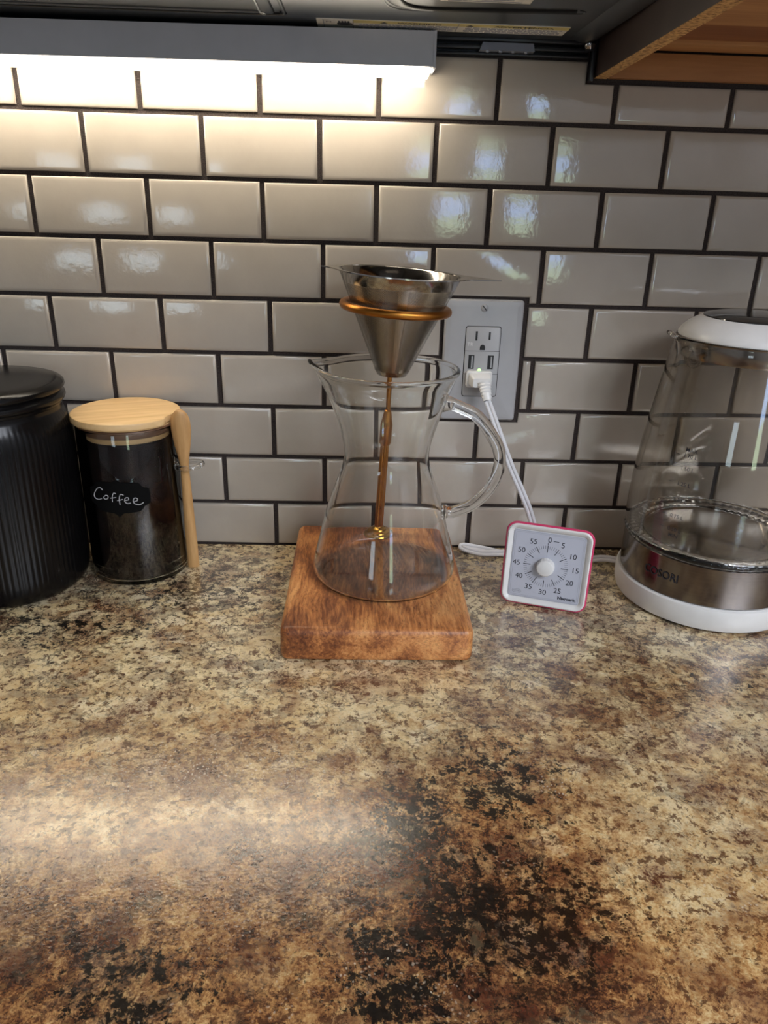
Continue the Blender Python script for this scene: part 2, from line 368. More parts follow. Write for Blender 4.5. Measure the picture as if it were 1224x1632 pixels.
# ------------------------------------------------------------------ mesh helpers
def obj(name, bm, mat, parent=None, loc=(0, 0, 0), rot=(0, 0, 0), angle=35, kind=None, label=None):
    """bm is in millimetres; location in millimetres, relative to the parent"""
    bmesh.ops.scale(bm, vec=(S, S, S), verts=bm.verts)
    bm.normal_update()
    me = bpy.data.meshes.new(name)
    for f in bm.faces: f.smooth = True
    bm.to_mesh(me); bm.free()
    me.set_sharp_from_angle(angle=radians(angle))
    if mat: me.materials.append(mat)
    o = bpy.data.objects.new(name, me); COL.objects.link(o)
    o.location = [c * S for c in loc]; o.rotation_euler = rot
    if parent: o.parent = parent
    if kind: o['kind'] = kind
    if label: o['label'] = label
    return o
def thing(name, label, cat, loc=(0, 0, 0), rot=(0, 0, 0), group=None, kind=None):
    o = bpy.data.objects.new(name, None); COL.objects.link(o); o.empty_display_size = 0.03
    o.location = [c * S for c in loc]; o.rotation_euler = rot
    tag(o, label, cat, group, kind); return o
def tag(o, label, cat, group=None, kind=None):
    o['label'] = label; o['category'] = cat
    if group: o['group'] = group
    if kind: o['kind'] = kind
    return o
def lathe(bm, prof, n=64, close=False, cx=0, cy=0, mod=None, uvl=None):
    rings = []
    for (r, z) in prof:
        if r < 1e-6: rings.append([bm.verts.new((cx, cy, z))]); continue
        ring = []
        for i in range(n):
            a = 2 * pi * i / n
            rr, zz = (r, z) if mod is None else mod(a, r, z)
            ring.append(bm.verts.new((cx + rr * cos(a), cy + rr * sin(a), zz)))
        rings.append(ring)
    pairs = list(zip(rings, rings[1:]))
    if close: pairs.append((rings[-1], rings[0]))
    uv = bm.loops.layers.uv.verify() if uvl else None
    for k, (A, B) in enumerate(pairs):
        for i in range(n):
            j = (i + 1) % n
            if len(A) == 1 and len(B) == 1: continue
            if len(A) == 1: bm.faces.new((A[0], B[j], B[i]))
            elif len(B) == 1: bm.faces.new((A[i], A[j], B[0]))
            else:
                f = bm.faces.new((A[i], A[j], B[j], B[i]))
                if uvl:
                    v0, v1 = k / len(pairs), (k + 1) / len(pairs)
                    for lp, (u_, v_) in zip(f.loops, ((i, v0), (i + 1, v0), (i + 1, v1), (i, v1))):
                        lp[uv].uv = (u_ / n, v_)
    bmesh.ops.recalc_face_normals(bm, faces=bm.faces)
    return bm
def tube(bm, pts, r, n=12, closed=False, caps=True, up=None, sx=1.0):
    pts = [Vector(p) for p in pts]; m = len(pts)
    rs = r if isinstance(r, (list, tuple)) else [r] * m
    rings = []; prev = None
    for i, p in enumerate(pts):
        if closed: t = (pts[(i + 1) % m] - pts[i - 1]).normalized()
        else: t = (pts[min(i + 1, m - 1)] - pts[max(i - 1, 0)]).normalized()
        if prev is None:
            ref = Vector(up) if up else (Vector((0, 0, 1)) if abs(t.z) < 0.9 else Vector((1, 0, 0)))
            u = (ref - t * ref.dot(t)).normalized()
        else: u = (prev - t * prev.dot(t)).normalized()
        prev = u; v = t.cross(u)
        rings.append([bm.verts.new(p + (u * cos(2 * pi * k / n) * sx + v * sin(2 * pi * k / n)) * rs[i]) for k in range(n)])
    prs = list(zip(rings, rings[1:])) + ([(rings[-1], rings[0])] if closed else [])
    for A, B in prs:
        for k in range(n):
            bm.faces.new((A[k], A[(k + 1) % n], B[(k + 1) % n], B[k]))
    if caps and not closed:
        bm.faces.new(rings[0][::-1]); bm.faces.new(rings[-1])
    bmesh.ops.recalc_face_normals(bm, faces=bm.faces)
    return bm
def spline(pts, n=8, closed=False):
    P = [Vector(p) for p in pts]; out = []; m = len(P)
    for i in range(m if closed else m - 1):
        if closed: a, b, c, d = P[i - 1], P[i], P[(i + 1) % m], P[(i + 2) % m]
        else: a, b, c, d = P[max(i - 1, 0)], P[i], P[i + 1], P[min(i + 2, m - 1)]
        for k in range(n):
            t = k / n
            out.append(0.5 * ((2 * b) + (c - a) * t + (2 * a - 5 * b + 4 * c - d) * t * t + (3 * b - a - 3 * c + d) * t ** 3))
    if not closed: out.append(P[-1])
    return out
def box(bm, x0, x1, y0, y1, z0, z1, bev=0, seg=2):
    vs = [bm.verts.new((x, y, z)) for z in (z0, z1) for y in (y0, y1) for x in (x0, x1)]
    fs = [bm.faces.new([vs[i] for i in q]) for q in ((0, 2, 3, 1), (4, 5, 7, 6), (0, 1, 5, 4), (2, 6, 7, 3), (0, 4, 6, 2), (1, 3, 7, 5))]
    if bev:
        es = list({e for f in fs for e in f.edges})
        bmesh.ops.bevel(bm, geom=es, offset=bev, segments=seg, affect='EDGES', profile=0.5)
    return bm
def rrect(x0, x1, z0, z1, r, n=6):
    out = []
    for cx, cz, a0 in ((x1 - r, z1 - r, 0), (x0 + r, z1 - r, 90), (x0 + r, z0 + r, 180), (x1 - r, z0 + r, 270)):
        for k in range(n + 1):
            a = radians(a0 + 90 * k / n); out.append((cx + r * cos(a), cz + r * sin(a)))
    return out
def stack(bm, loops, cap0=True, cap1=True):
    """join a list of closed loops (lists of xyz with equal counts) into a skin"""
    R_ = [[bm.verts.new(p) for p in l] for l in loops]
    for A, B in zip(R_, R_[1:]):
        n = len(A)
        for k in range(n): bm.faces.new((A[k], A[(k + 1) % n], B[(k + 1) % n], B[k]))
    if cap0: bm.faces.new(R_[0][::-1])
    if cap1: bm.faces.new(R_[-1])
    bmesh.ops.recalc_face_normals(bm, faces=bm.faces)
    return bm
def BM(): return bmesh.new()
def inset_poly(poly, d):
    """inset of a right-angled polygon (counter-clockwise)"""
    out = []; n = len(poly)
    for i in range(n):
        a, b, c = Vector(poly[i - 1]), Vector(poly[i]), Vector(poly[(i + 1) % n])
        e1 = (b - a).normalized(); e2 = (c - b).normalized()
        n1 = Vector((-e1.y, e1.x)); n2 = Vector((-e2.y, e2.x))
        q = b + (n1 + n2) * d
        out.append((q.x, q.y))
    return out
def text_bm(s, size, align='CENTER', fn=None, extrude=0.0, bold=0.0):
    cu = bpy.data.curves.new('text', 'FONT'); cu.body = s; cu.size = size
    cu.align_x = align; cu.align_y = 'CENTER'; cu.resolution_u = 3; cu.extrude = extrude; cu.offset = bold
    o = bpy.data.objects.new('text', cu); COL.objects.link(o)
    dg = bpy.context.evaluated_depsgraph_get()
    me = bpy.data.meshes.new_from_object(o.evaluated_get(dg))
    bm = BM(); bm.from_mesh(me)
    bpy.data.objects.remove(o); bpy.data.meshes.remove(me); bpy.data.curves.remove(cu)
    if fn:
        for v in bm.verts: v.co = Vector(fn(v.co.x, v.co.y, v.co.z))
    return bm
def join_bm(dst, src):
    me = bpy.data.meshes.new('tmp'); src.to_mesh(me); src.free(); dst.from_mesh(me); bpy.data.meshes.remove(me); return dst

# ------------------------------------------------------------------ setting
wall = obj('wall_back', box(BM(), -1600, 2100, 0, 60, -910, 1500), M['grout'], kind='structure')
wall['label'] = 'kitchen wall clad in glossy off-white brick-pattern tiles with dark grout'
obj('wall_left', box(BM(), -1660, -1600, -3300, 60, -910, 1500), M['wall'], kind='structure')
obj('wall_right', box(BM(), 2100, 2160, -3300, 60, -910, 1500), M['wall'], kind='structure')
obj('floor', box(BM(), -1660, 2160, -3300, 60, -960, -910), M['floor'], kind='structure')
obj('ceiling', box(BM(), -1660, 2160, -3300, 60, 1500, 1560), M['ceil'], kind='structure')
# far wall with two window openings: built from strips round them
WINS = [('window_1', 725, 1060, -60, 900, 'pane_blue'), ('window_2', -1130, -640, -40, 330, 'pane_pale')]
bm = BM()
box(bm, -1600, -1130, -3300, -3240, -910, 1500); box(bm, -640, 725, -3300, -3240, -910, 1500); box(bm, 1060, 2100, -3300, -3240, -910, 1500)
for _, a, b_, c_, d_, _m in WINS:
    box(bm, a, b_, -3300, -3240, -910, c_); box(bm, a, b_, -3300, -3240, d_, 1500)
obj('wall_front', bm, M['wall'], kind='structure')
for nm, a, b_, c_, d_, mt in WINS:
    bm = BM()
    for (x0, x1, z0, z1) in ((a, a + 25, c_, d_), (b_ - 25, b_, c_, d_), (a + 25, b_ - 25, c_, c_ + 25), (a + 25, b_ - 25, d_ - 25, d_)):
        box(bm, x0, x1, -3290, -3230, z0, z1, 3)
    fr = obj(nm, bm, M['frame'], kind='structure')
    obj('window_pane', box(BM(), a + 25, b_ - 25, -3270, -3262, c_ + 25, d_ - 25), M[mt], fr)

# tiles: one object each
JZ = [470.5, 418.7, 366.2, 313.7, 260.7, 208.3, 154.8, 101.0, 49.2, -0.6]
DX = [-1, -1, -1.3, 1.6, 2.2, 2.3, 2.6, 2.6, 2.2]
PX0, PX1, PZ0, PZ1 = 378.5, 464.0, 142.5, 268.5          # cut-out round the socket plate
def tile_poly(x0, x1, z0, z1):
    if z1 > 455 and x1 > 500:                              # cut under the wall cabinet
        if x0 > 497: return [[(x0, z0), (x1, z0), (x1, 451.5), (x0, 451.5)]]
        return [[(x0, z0), (x1, z0), (x1, 451.5), (495, 451.5), (495, z1), (x0, z1)]]
    if x1 <= PX0 or x0 >= PX1 or z0 >= PZ1 or z1 <= PZ0: return [[(x0, z0), (x1, z0), (x1, z1), (x0, z1)]]
    if z0 >= PZ0 and z1 <= PZ1:                            # beside the plate
        out = []
        if x0 < PX0 - 4: out.append([(x0, z0), (PX0, z0), (PX0, z1), (x0, z1)])
        if x1 > PX1 + 4: out.append([(PX1, z0), (x1, z0), (x1, z1), (PX1, z1)])
        return out
    if z1 > PZ1:                                           # above the plate
        if x0 < PX0 and x1 < PX1 + 6: return [[(x0, z0), (PX0, z0), (PX0, PZ1), (x1, PZ1), (x1, z1), (x0, z1)]]
        if x0 > PX0: return [[(PX1, z0), (x1, z0), (x1, z1), (x0, z1), (x0, PZ1), (PX1, PZ1)]]
        return [[(x0, z0), (PX0, z0), (PX0, PZ1), (PX1, PZ1), (PX1, z0), (x1, z0), (x1, z1), (x0, z1)]]
    if x1 < PX1 + 6: return [[(x0, z0), (x1, z0), (x1, PZ0), (PX0, PZ0), (PX0, z1), (x0, z1)]]
    if x0 > PX0: return [[(x0, z0), (x1, z0), (x1, z1), (PX1, z1), (PX1, PZ0), (x0, PZ0)]]
    return [[(x0, z0), (x1, z0), (x1, z1), (PX1, z1), (PX1, PZ0), (PX0, PZ0), (PX0, z1), (x0, z1)]]
rt = random.Random(11)
for r in range(9):
    z1, z0 = JZ[r] - 1.95, JZ[r + 1] + 1.95
    off = 0.0 if r % 2 == 0 else 0.5
    for c in range(-2, 8):
        xa = (c + off) * 104.8 + DX[r]; xb = xa + 104.8
        for poly in tile_poly(xa + 2.3, xb - 2.3, z0, z1):
            cx = sum(p[0] for p in poly) / len(poly); cz = sum(p[1] for p in poly) / len(poly)
            q = [(p[0] - cx + rt.uniform(-.25, .25), p[1] - cz + rt.uniform(-.25, .25)) for p in poly]
            loops = []
            last = 3.6 if len(poly) == 4 else 2.6
            for d, y in ((0, 0.4), (0, -1.3), (0.45, -2.1), (1.5, -2.75), (last, -3.05)):
                loops.append([(a, y, b_) for a, b_ in (inset_poly(q, d) if d else q)])
            bm = stack(BM(), loops, cap0=False)
            obj('tile', bm, M['tile'], wall, (cx, 0, cz), (radians(rt.uniform(-.28, .28)), 0, radians(rt.uniform(-.22, .22))), angle=60)

# ------------------------------------------------------------------ counter
ct = obj('countertop', box(BM(), -1500, 2000, -640, -0.5, -38, 0, 4, 3), M['counter'])
tag(ct, 'speckled brown, cream and black granite-look countertop along the tiled wall', 'countertop')
bc = thing('base_cabinet', 'dark base cabinet carrying the speckled countertop', 'cabinet', (0, 0, -910))
obj('body', box(BM(), -1480, 1980, -600, -2, 0, 871.5), M['cabdark'], bc)
for k in range(6):
    obj('door', box(BM(), -1470 + k * 575, -1470 + k * 575 + 565, -622, -600.5, 90, 860, 3), M['cabdark'], bc)

# ------------------------------------------------------------------ microwave above
mw = thing('microwave', 'dark grey over-range microwave, its underside showing above the light bar', 'microwave', (0, 0, 482))
bm = BM(); box(bm, -262, 487, -400, -14, 3, 420, 4); obj('body', bm, M['oven'], mw)
# underside sheet: flat pan with a turned-down right edge
bm = BM(); stack(bm, [[(-262, y, z), (486, y, z), (486, y, z + 3), (-262, y, z + 3)] for y, z in ((-400, 0), (-14, 0))])
obj('underside_panel', bm, M['oven'], mw)
bm = BM(); stack(bm, [[(471, y, 0.2), (484, y, -3.5), (493, y, -1.5), (495, y, 8), (487, y, 8)] for y in (-400, -22)])
obj('edge_flange', bm, M['oven'], mw)
def groove(pts, r, nm='pressed_groove', mat='oven_black'):
    obj(nm, tube(BM(), spline(pts, 6), r, 10), M[mat], mw)
obj('pressed_groove', tube(BM(), spline([(318, -400, 0), (318, -190, 0), (320, -140, 0), (329, -120, 0), (346, -112.5, 0), (372, -113, 0), (412, -116, 0), (452, -119.5, 0)], 6), 1.8, 12, up=(1, 0, 0), sx=3.2), M['oven_black'], mw)
groove([(311, -190, 0.4), (313, -132, 0.4), (322, -110, 0.4), (340, -104.5, 0.4), (372, -105.5, 0.4), (412, -108.5, 0.4), (452, -112, 0.4), (459, -118, 0.4), (454, -124.5, 0.4)], 1.0, 'pressed_rib', 'oven')
bm = BM(); box(bm, -230, 232, -330, -84, -2.2, 2, 2); obj('vent_tray', bm, M['oven_black'], mw)
obj('tray_bead', tube(BM(), spline([(-225, -76, 0), (100, -76, 0), (226, -77, 0), (237, -84, 0), (239, -100, 0), (238, -300, 0)], 6), 1.6, 8), M['oven_black'], mw)
obj('tray_bead', tube(BM(), spline([(-225, -95, -2.2), (100, -95, -2.2), (214, -96, -2.2), (222, -102, -2.2), (223, -300, -2.2)], 6), 1.0, 8), M['oven'], mw)
# warning stickers, facing down
def flat(bm, pts, z0, z1):
    return stack(bm, [[(x, y, z0) for x, y in pts], [(x, y, z1) for x, y in pts]])
st = obj('warning_sticker', flat(BM(), [(262, -66.5), (461.5, -66.5), (462.5, -34), (262, -34)], -0.5, 0), M['sticker'], mw, label='long cream warning sticker with a yellow band')
obj('yellow_band', flat(BM(), [(291, -66.3), (461.3, -66.3), (462, -56.5), (291, -56.5)], -0.7, -0.5), M['sticker_y'], st)
down = lambda X, Y, z=-0.85: (lambda x, y, zz: (X + x, Y - y, z))
bm = text_bm('WARNING', 7.2, fn=down(343, -61.0), bold=0.12); join_bm(bm, text_bm('ADVERTENCIA', 7.2, fn=down(426, -61.0), bold=0.12))
for X in (315, 383):
    v = [bm.verts.new((X - 3.4, -58.2, -0.85)), bm.verts.new((X + 3.4, -58.2, -0.85)), bm.verts.new((X, -64, -0.85))]; bm.faces.new(v)
obj('heading_text', bm, M['print'], st)
bm = BM(); rq = random.Random(3)
for row in range(5):
    x = 295.0
    while x < 456:
        wd = rq.uniform(1.5, 6)
        if not (370 < x < 377): box(bm, x, min(x + wd, 458), -53.5 + row * 3.7, -52.0 + row * 3.7, -0.72, -0.5)
        x += wd + 1.1
box(bm, 373.5, 374.1, -66, -35, -0.8, -0.5); box(bm, 290.4, 291, -66, -35, -0.8, -0.5); box(bm, 267, 267.5, -66, -35, -0.8, -0.5)
obj('small_print', bm, M['greyprint'], st, kind='stuff')
bm = text_bm('N', 6, fn=down(271.5, -58), bold=0.1)
for k in range(4): box(bm, 279 + k * 2.4, 280.7 + k * 2.4, -61, -53, -0.8, -0.5)
stack(bm, [[(284 + 6.3 * cos(2 * pi * k / 14), -51 + 4.5 * sin(2 * pi * k / 14), z) for k in range(14)] for z in (-0.8, -0.5)])
obj('hand_symbol', bm, M['print'], st)
s2 = obj('rating_sticker', flat(BM(), [(352, -168), (414, -168), (414.5, -139.5), (352, -139.5)], -0.5, 0), M['sticker'], mw)
bm = BM()
for row in range(5): box(bm, 357, 408 - 6 * (row % 2), -164 + row * 5, -162 + row * 5, -0.7, -0.5)
obj('print_lines', bm, M['greyprint'], s2)
# screw head at the rear corner
sr = obj('screw', lathe(BM(), [(0, -4.5), (3.5, -3.8), (4.6, -1.8), (4.8, 0), (0, 0)], 20), M['steel'], mw, (489, -24, -4))
obj('screw_slot', box(BM(), -3.4, 3.4, -0.5, 0.5, -4.9, -4.0), M['socket'], sr)
# wall mounting rail
rl = thing('mounting_rail', 'black metal rail along the tile top behind the microwave', 'rail', (0, 0, 469))
for (z0, z1, y1, nm) in ((10.5, 14.5, -12, 'rail_bar'), (5.2, 8.6, -9, 'rail_bar'), (1.0, 3.2, -6.5, 'rail_bar')):
    obj(nm, box(BM(), 359, 494, y1, -0.5, z0, z1, 0.8), M['rail'], rl)
obj('back_plate', box(BM(), 359, 494, -2.2, -0.4, 1, 15), M['oven_black'], rl)
cp = BM(); stack(cp, [[(398, y, z), (400.5, y + 1, z + 6), (443.5, y + 1, z + 6), (445, y, z)] for y, z in ((-15, 3.5), (-1, 3.5))]); 
cl = obj('grey_clip', cp, M['clip'], rl)
for k in range(4): obj('clip_tooth', lathe(BM(), [(0, -1.5), (1.6, -1), (2, 0.6), (0, 0.6)], 12), M['clip'], cl, (405 + k * 11, -11, 3.5))
et = obj('edge_trim', box(BM(), 496, 499.3, -9, -0.4, -16, 12, 0.6), M['rail'], rl)

# ------------------------------------------------------------------ light bar
lb = thing('under_cabinet_light', 'grey light bar glowing warm white along the top of the tiles', 'light', (357, -4, 453.8), (0, -0.0052, 0))
bm = BM(); stack(bm, [[(x, 0, 25), (x, -44, 25.6), (x, -44, 0.6), (x, -41, -0.4), (x, -37.5, 0), (x, -1, 0)] for x in (-760, -0.8)])
obj('housing', bm, M['alu'], lb, angle=30)
bm = BM(); stack(bm, [[(x, -0.5, 25.2), (x, -44.6, 25.8), (x, -44.6, -0.2), (x, -40, -0.8), (x, -0.5, -0.4)] for x in (-0.8, 1.2)])
obj('end_cap', bm, M['alu'], lb, angle=30)
bm = BM(); stack(bm, [[(x, -15, 0.5), (x, -39.5, 0.5), (x, -39.5, -3.8), (x, -37, -5.2), (x, -18, -5.2), (x, -15, -3.5)] for x in (-756, -3.5)])
obj('diffuser', bm, M['diffuser'], lb)

# ------------------------------------------------------------------ wall cabinet at the right
wc = thing('wall_cabinet', 'brown wooden wall cabinet with raw particle-board edge, right of the microwave', 'cabinet', (0, 0, 455.5))
def prism(pts, z0, z1): return stack(BM(), [[(x, y, z0) for x, y in pts], [(x, y, z1) for x, y in pts]])
obj('side_panel', prism([(501.5, -3.6), (512.5, -3.6), (497, -320), (486, -320)], 0.6, 380), M['cabdark'], wc)
obj('particle_edge', prism([(501.6, -3.6), (512.4, -3.6), (496.9, -319.9), (486.1, -319.9)], 0, 0.6), M['particle'], wc)
obj('hanging_rail', box(BM(), 513, 1200, -12, -3.4, 0, 20, 0.8), M['cabwood'], wc)
obj('cleat', box(BM(), 513, 1200, -46, -12.2, 21.5, 28, 0.8), M['cabwood2'], wc)
obj('bottom_board', prism([(510.6, -46.2), (1200, -46.2), (1200, -106), (507.6, -106)], 24.5, 34), M['cabwood3'], wc)
obj('bottom_board', prism([(507.5, -107.4), (1200, -107.4), (1200, -320), (497.2, -320)], 24.0, 34), M['cabwood2'], wc)
obj('cabinet_body', box(BM(), 514, 1200, -300, -3, 34.4, 380), M['cabwood'], wc)
obj('side_panel', box(BM(), 1200.5, 1212, -320, -3, 0, 380), M['cabdark'], wc)
obj('door', box(BM(), 487, 1212, -342, -320.5, 4, 380, 2), M['cabdark'], wc)

# ------------------------------------------------------------------ socket
so = thing('wall_socket', 'grey-white wall socket plate with USB ports, set into the tiles', 'socket', (420.7, 0, 205.5))
loops = []
for d, y in ((0, 0.6), (0, -4.0), (1.5, -6.0), (6, -6.9)):
    loops.append([(x, y, z) for x, z in rrect(-38.4 + d, 38.4 - d, -59.8 + d, 60.2 - d, max(1.2, 3 - d * 0.3), 4)])
obj('cover_plate', stack(BM(), loops), M['plate'], so)
ins = obj('receptacle', stack(BM(), [[(x, y, z) for x, z in rrect(-17 + d, 17 - d, -34.2 + d, 34.6 - d, 2.2, 4)] for d, y in ((0, -6.5), (0, -7.9), (0.6, -8.4))]), M['insert'], so)
obj('receptacle_gap', stack(BM(), [[(x, y, z) for x, z in rrect(-17.7, 17.7, -34.9, 35.3, 2.6, 4)] for y in (-6.2, -6.98)]), M['socket'], so)
for z in (11.2, -11.5): obj('seam', box(BM(), -17, 17, -8.5, -8.2, z - 0.18, z + 0.18), M['socket'], ins)
obj('slot', box(BM(), -7.6, -5.6, -8.55, -7, 21.6, 30.4), M['socket'], ins)
obj('slot', box(BM(), 5.4, 7.2, -8.55, -7, 22.4, 30.0), M['socket'], ins)
gp = [(2.6 * cos(radians(a)), 15.0 + 2.6 * sin(radians(a))) for a in range(0, 181, 20)] + [(-2.6, 12.3), (2.6, 12.3)]
obj('ground_hole', stack(BM(), [[(x, y, z) for x, z in gp] for y in (-7, -8.55)]), M['socket'], ins)
for x in (-10.3, 9.0):
    u = obj('usb_port', box(BM(), x - 2.9, x + 2.9, -8.6, -7, -6.4, 7.2), M['socket'], ins)
    obj('usb_tongue', box(BM(), x + 0.1, x + 1.6, -8.75, -8.5, -5.4, 6.2), M['insert'], u)
bm = text_bm('TR', 5.0, fn=lambda x, y, z: (-12.4 + x, -8.55, 17.6 + y)); obj('mark_text', bm, M['white'], ins)
obj('lower_slot', box(BM(), -7.6, -5.6, -8.55, -7, -21, -13), M['socket'], ins)
obj('indicator_lamp', lathe(BM(), [(0, 1.6), (1.3, 1.2), (1.9, 0), (0, 0)], 16), M['led'], ins, (-1.6, -8.4, -7.9), (radians(90), 0, 0), label='lit green indicator lamp')
sw = obj('screw', lathe(BM(), [(0, 1.5), (2.6, 1.2), (3.6, 0.4), (3.7, 0), (0, 0)], 24), M['insert'], so, (-0.6, -6.9, 52.6), (radians(90), 0, 0))
obj('screw_slot', box(BM(), -3.2, 3.2, -0.45, 0.45, 1.0, 1.65), M['socket'], sw, (0, 0, 0), (0, 0, radians(-48)))

# ------------------------------------------------------------------ power cord of the kettle
pc = thing('power_cord', 'white twin power cord plugged into the wall socket, looping behind the timer', 'cord', (419, -9, 190))
bm = BM(); stack(bm, [[(x, y, z) for x, z in rrect(-13 + d, 13 - d, -12 + d, 4.5 - d, 2.5, 4)] for d, y in ((0, 0.3), (0, -3.2), (1.0, -4.2))])
pl = obj('plug', bm, M['white'], pc, (0, 0, 3))
bm = BM(); stack(bm, [[(x + s_, y, z + dz) for x, z in rrect(-10.5 + d, 10.5 - d, -9 + d, 3.0 - d, 2, 4)] for d, y, s_, dz in ((0, -3.5, 0, 0), (0.4, -13, 1.0, -1), (1.6, -16, 1.5, -1.5))])
obj('plug_body', bm, M['white'], pl)
a0 = Vector((3.5, -15, -4)); a1 = Vector((6.6, -24, -20))
pts = []; rr = []
for k in range(13):
    t = k / 12; pts.append(a0.lerp(a1, t)); rr.append((7.2 - 2.6 * t) * (1.0 if k % 2 == 0 else 0.88))
obj('strain_relief', tube(BM(), pts, rr, 14, up=(0, 1, 0), sx=0.75), M['white'], pl)
def world_path(P): return [Vector(p) - Vector((419, -9, 190)) for p in P]
main = spline(world_path([(425.4, -33, 173), (431, -38, 160), (440, -44, 138), (452, -50, 110), (465, -54, 84), (474, -56, 64), (481, -56, 42), (484, -53, 20), (478, -42, 7), (462, -28, 3.6), (440, -16, 3.4), (420, -11.5, 5.2), (413.6, -14, 5.6),
                          (419, -20, 5.2), (436, -25.5, 3.8), (460, -28.5, 6.0), (490, -29.5, 8.0), (520, -33, 4.4), (545, -37, 3.8), (562, -40, 6.5), (575, -46, 7.5)]), 8)
def side_off(path, d):
    out = []
    for i, p in enumerate(path):
        t = (path[min(i + 1, len(path) - 1)] - path[max(i - 1, 0)]).normalized()
        f = i / len(path)
        ref = Vector((0, -1, 0)) if f < 0.36 else Vector((0, -0.75, 0.65))
        n = t.cross(ref); 
        n = n.normalized() if n.length > 1e-3 else Vector((0, 0, 1))
        out.append(n)
    sm = []
    for i in range(len(out)):
        a = Vector((0, 0, 0))
        for j in range(max(0, i - 5), min(len(out), i + 6)):
            q = out[j] if out[j].dot(out[i]) >= 0 else -out[j]
            a += q
        sm.append(a.normalized())
    return [p + n * d for p, n in zip(path, sm)]
nrm_keep = None
obj('conductor', tube(BM(), side_off(main, 1.75), 1.95, 10), M['cord'], pc)
obj('conductor', tube(BM(), side_off(main, -1.75), 1.95, 10), M['cord'], pc)

# ------------------------------------------------------------------ pour-over stand: board, pole and ring
ps = thing('pour_over_stand', 'reddish wooden board with a copper-gold pole and ring, carrying the glass carafe', 'coffee stand', (318, -120, 0))
def slab(x0, x1, y0, y1, z0, z1, rc, rb):
    loops = []
    prof = [(rb * 0.6, z0), (rb * 0.15, z0 + rb * 0.25), (0, z0 + rb * 0.7)]
    for k in range(6):
        a = radians(90 * k / 5); prof.append((rb - rb * cos(a), z1 - rb + rb * sin(a)))
    for d, z in prof:
        loops.append([(x, y, z) for x, y in rrect(x0 + d, x1 - d, y0 + d, y1 - d, max(rc - d, 1), 6)])
    return stack(BM(), loops)
obj('board', slab(-80, 79.5, -107, 106, 0, 30, 8, 6), M['board'], ps)
fl = lathe(BM(), [(0, 30), (15.4, 30), (16.2, 31), (15.2, 32.6), (12.5, 33.6), (11.8, 34.8), (8.6, 35.8), (7.8, 37.4), (5.4, 38.4), (4.6, 39.6), (0, 39.6)], 48)
obj('base_flange', fl, M['brass'], ps, (3.9, 84, 0))
Wp = lambda x, y, z: (x - 318, y + 120, z)
def lean_lathe(prof, p0, p1, n, mat, nm, flute=0):
    p0 = Vector(Wp(*p0)); p1 = Vector(Wp(*p1)); d = p1 - p0
    q = Vector((0, 0, 1)).rotation_difference(d.normalized()).to_euler()
    mod = (lambda a, r, z: (r + flute * cos(12 * a), z)) if flute else None
    return obj(nm, lathe(BM(), [(r, t * d.length) for r, t in prof], n, mod=mod), mat, ps, p0, q)
lean_lathe([(0, 0), (4.2, 0), (4.2, 1), (0, 1)], (322, -36, 39), (325.8, -39.5, 129.5), 96, M['gold'], 'lower_tube', 0.28)
cu_ = lean_lathe([(0, 0), (5.0, 0), (6.2, 0.06), (6.2, 0.58), (5.2, 0.72), (3.5, 0.98), (2.6, 1), (0, 1)], (325.8, -39.5, 129), (328.0, -42, 165), 40, M['gold'], 'locking_collar')
rod = spline([Wp(328.0, -42, 163), Wp(328.6, -43.2, 195), Wp(329.4, -45.0, 230), Wp(330, -48.2, 266)], 6)
obj('upper_rod', tube(BM(), rod, 2.35, 16), M['gold'], ps)
bm = BM(); tube(bm, [(44.9 * cos(2 * pi * k / 96), 44.9 * sin(2 * pi * k / 96), 0) for k in range(96)], 3.6, 16, closed=True)
obj('ring', bm, M['gold'], ps, Wp(330, -92, 268), (0, radians(3.4), 0))

# ------------------------------------------------------------------ carafe
cf = thing('carafe', 'clear hourglass glass carafe with pouring lip, standing on the wooden board', 'carafe', (325, -122, 30.2))
outer = [(0, 0.6), (44, 0.4), (55, 0), (61, 0.9), (64.3, 3.4), (65.6, 7.5), (65.2, 13.5), (62.6, 25), (59.6, 37), (54.9, 57), (48.8, 77), (43.2, 93), (40.0, 102), (37.8, 111), (37.3, 118), (38.6, 127), (42.0, 140.5), (47.6, 159), (52.4, 173), (57.2, 186), (58.6, 189.4)]
sm_o = spline([(r, 0, z) for r, z in outer], 3)
outer = [(max(p.x, 0), p.z) for p in sm_o]
T_ = 1.9
inner = []
for i in range(len(outer) - 1, 0, -1):
    a = Vector(outer[max(i - 1, 0)]); b_ = Vector(outer[min(i + 1, len(outer) - 1)]); t = (b_ - a).normalized()
    p = Vector(outer[i]) + Vector((-t.y, t.x)) * T_
    if p.x > 1: inner.append((p.x, p.y))
prof = outer + [(59.9, 190.2), (60.2, 191.4), (59.6, 192.8), (58.2, 193.4), (56.6, 192.9), (55.9, 191.5), (56.2, 190.2)] + [q for q in inner if q[1] < 187.6] + [(0, 2.8)]
def lip(a, r, z):
    da = abs((a - pi + pi) % (2 * pi) - pi)
    if z > 140 and da < 0.62:
        k = (1 - da / 0.62) ** 1.6 * ((z - 140) / 51.5) ** 2.2
        return r + 8.5 * k, z + 4.5 * k
    return r, z
obj('glass_body', lathe(BM(), prof, 112, mod=lip), M['glass_wavy'], cf, angle=80)
hp = spline([(47.6, 0, 162.5), (55, 0, 162), (64, 0, 158.5), (77, 0, 152), (90, 0, 137), (99, 0, 121), (100.4, 0, 104), (94, 0, 85), (79, 0, 69), (63, 0, 61.8), (56.5, 0, 61.5), (52.6, 0, 61.5)], 6)
m_ = len(hp)
rad = [7.6 if i < 3 else 5.4 for i in range(m_)]
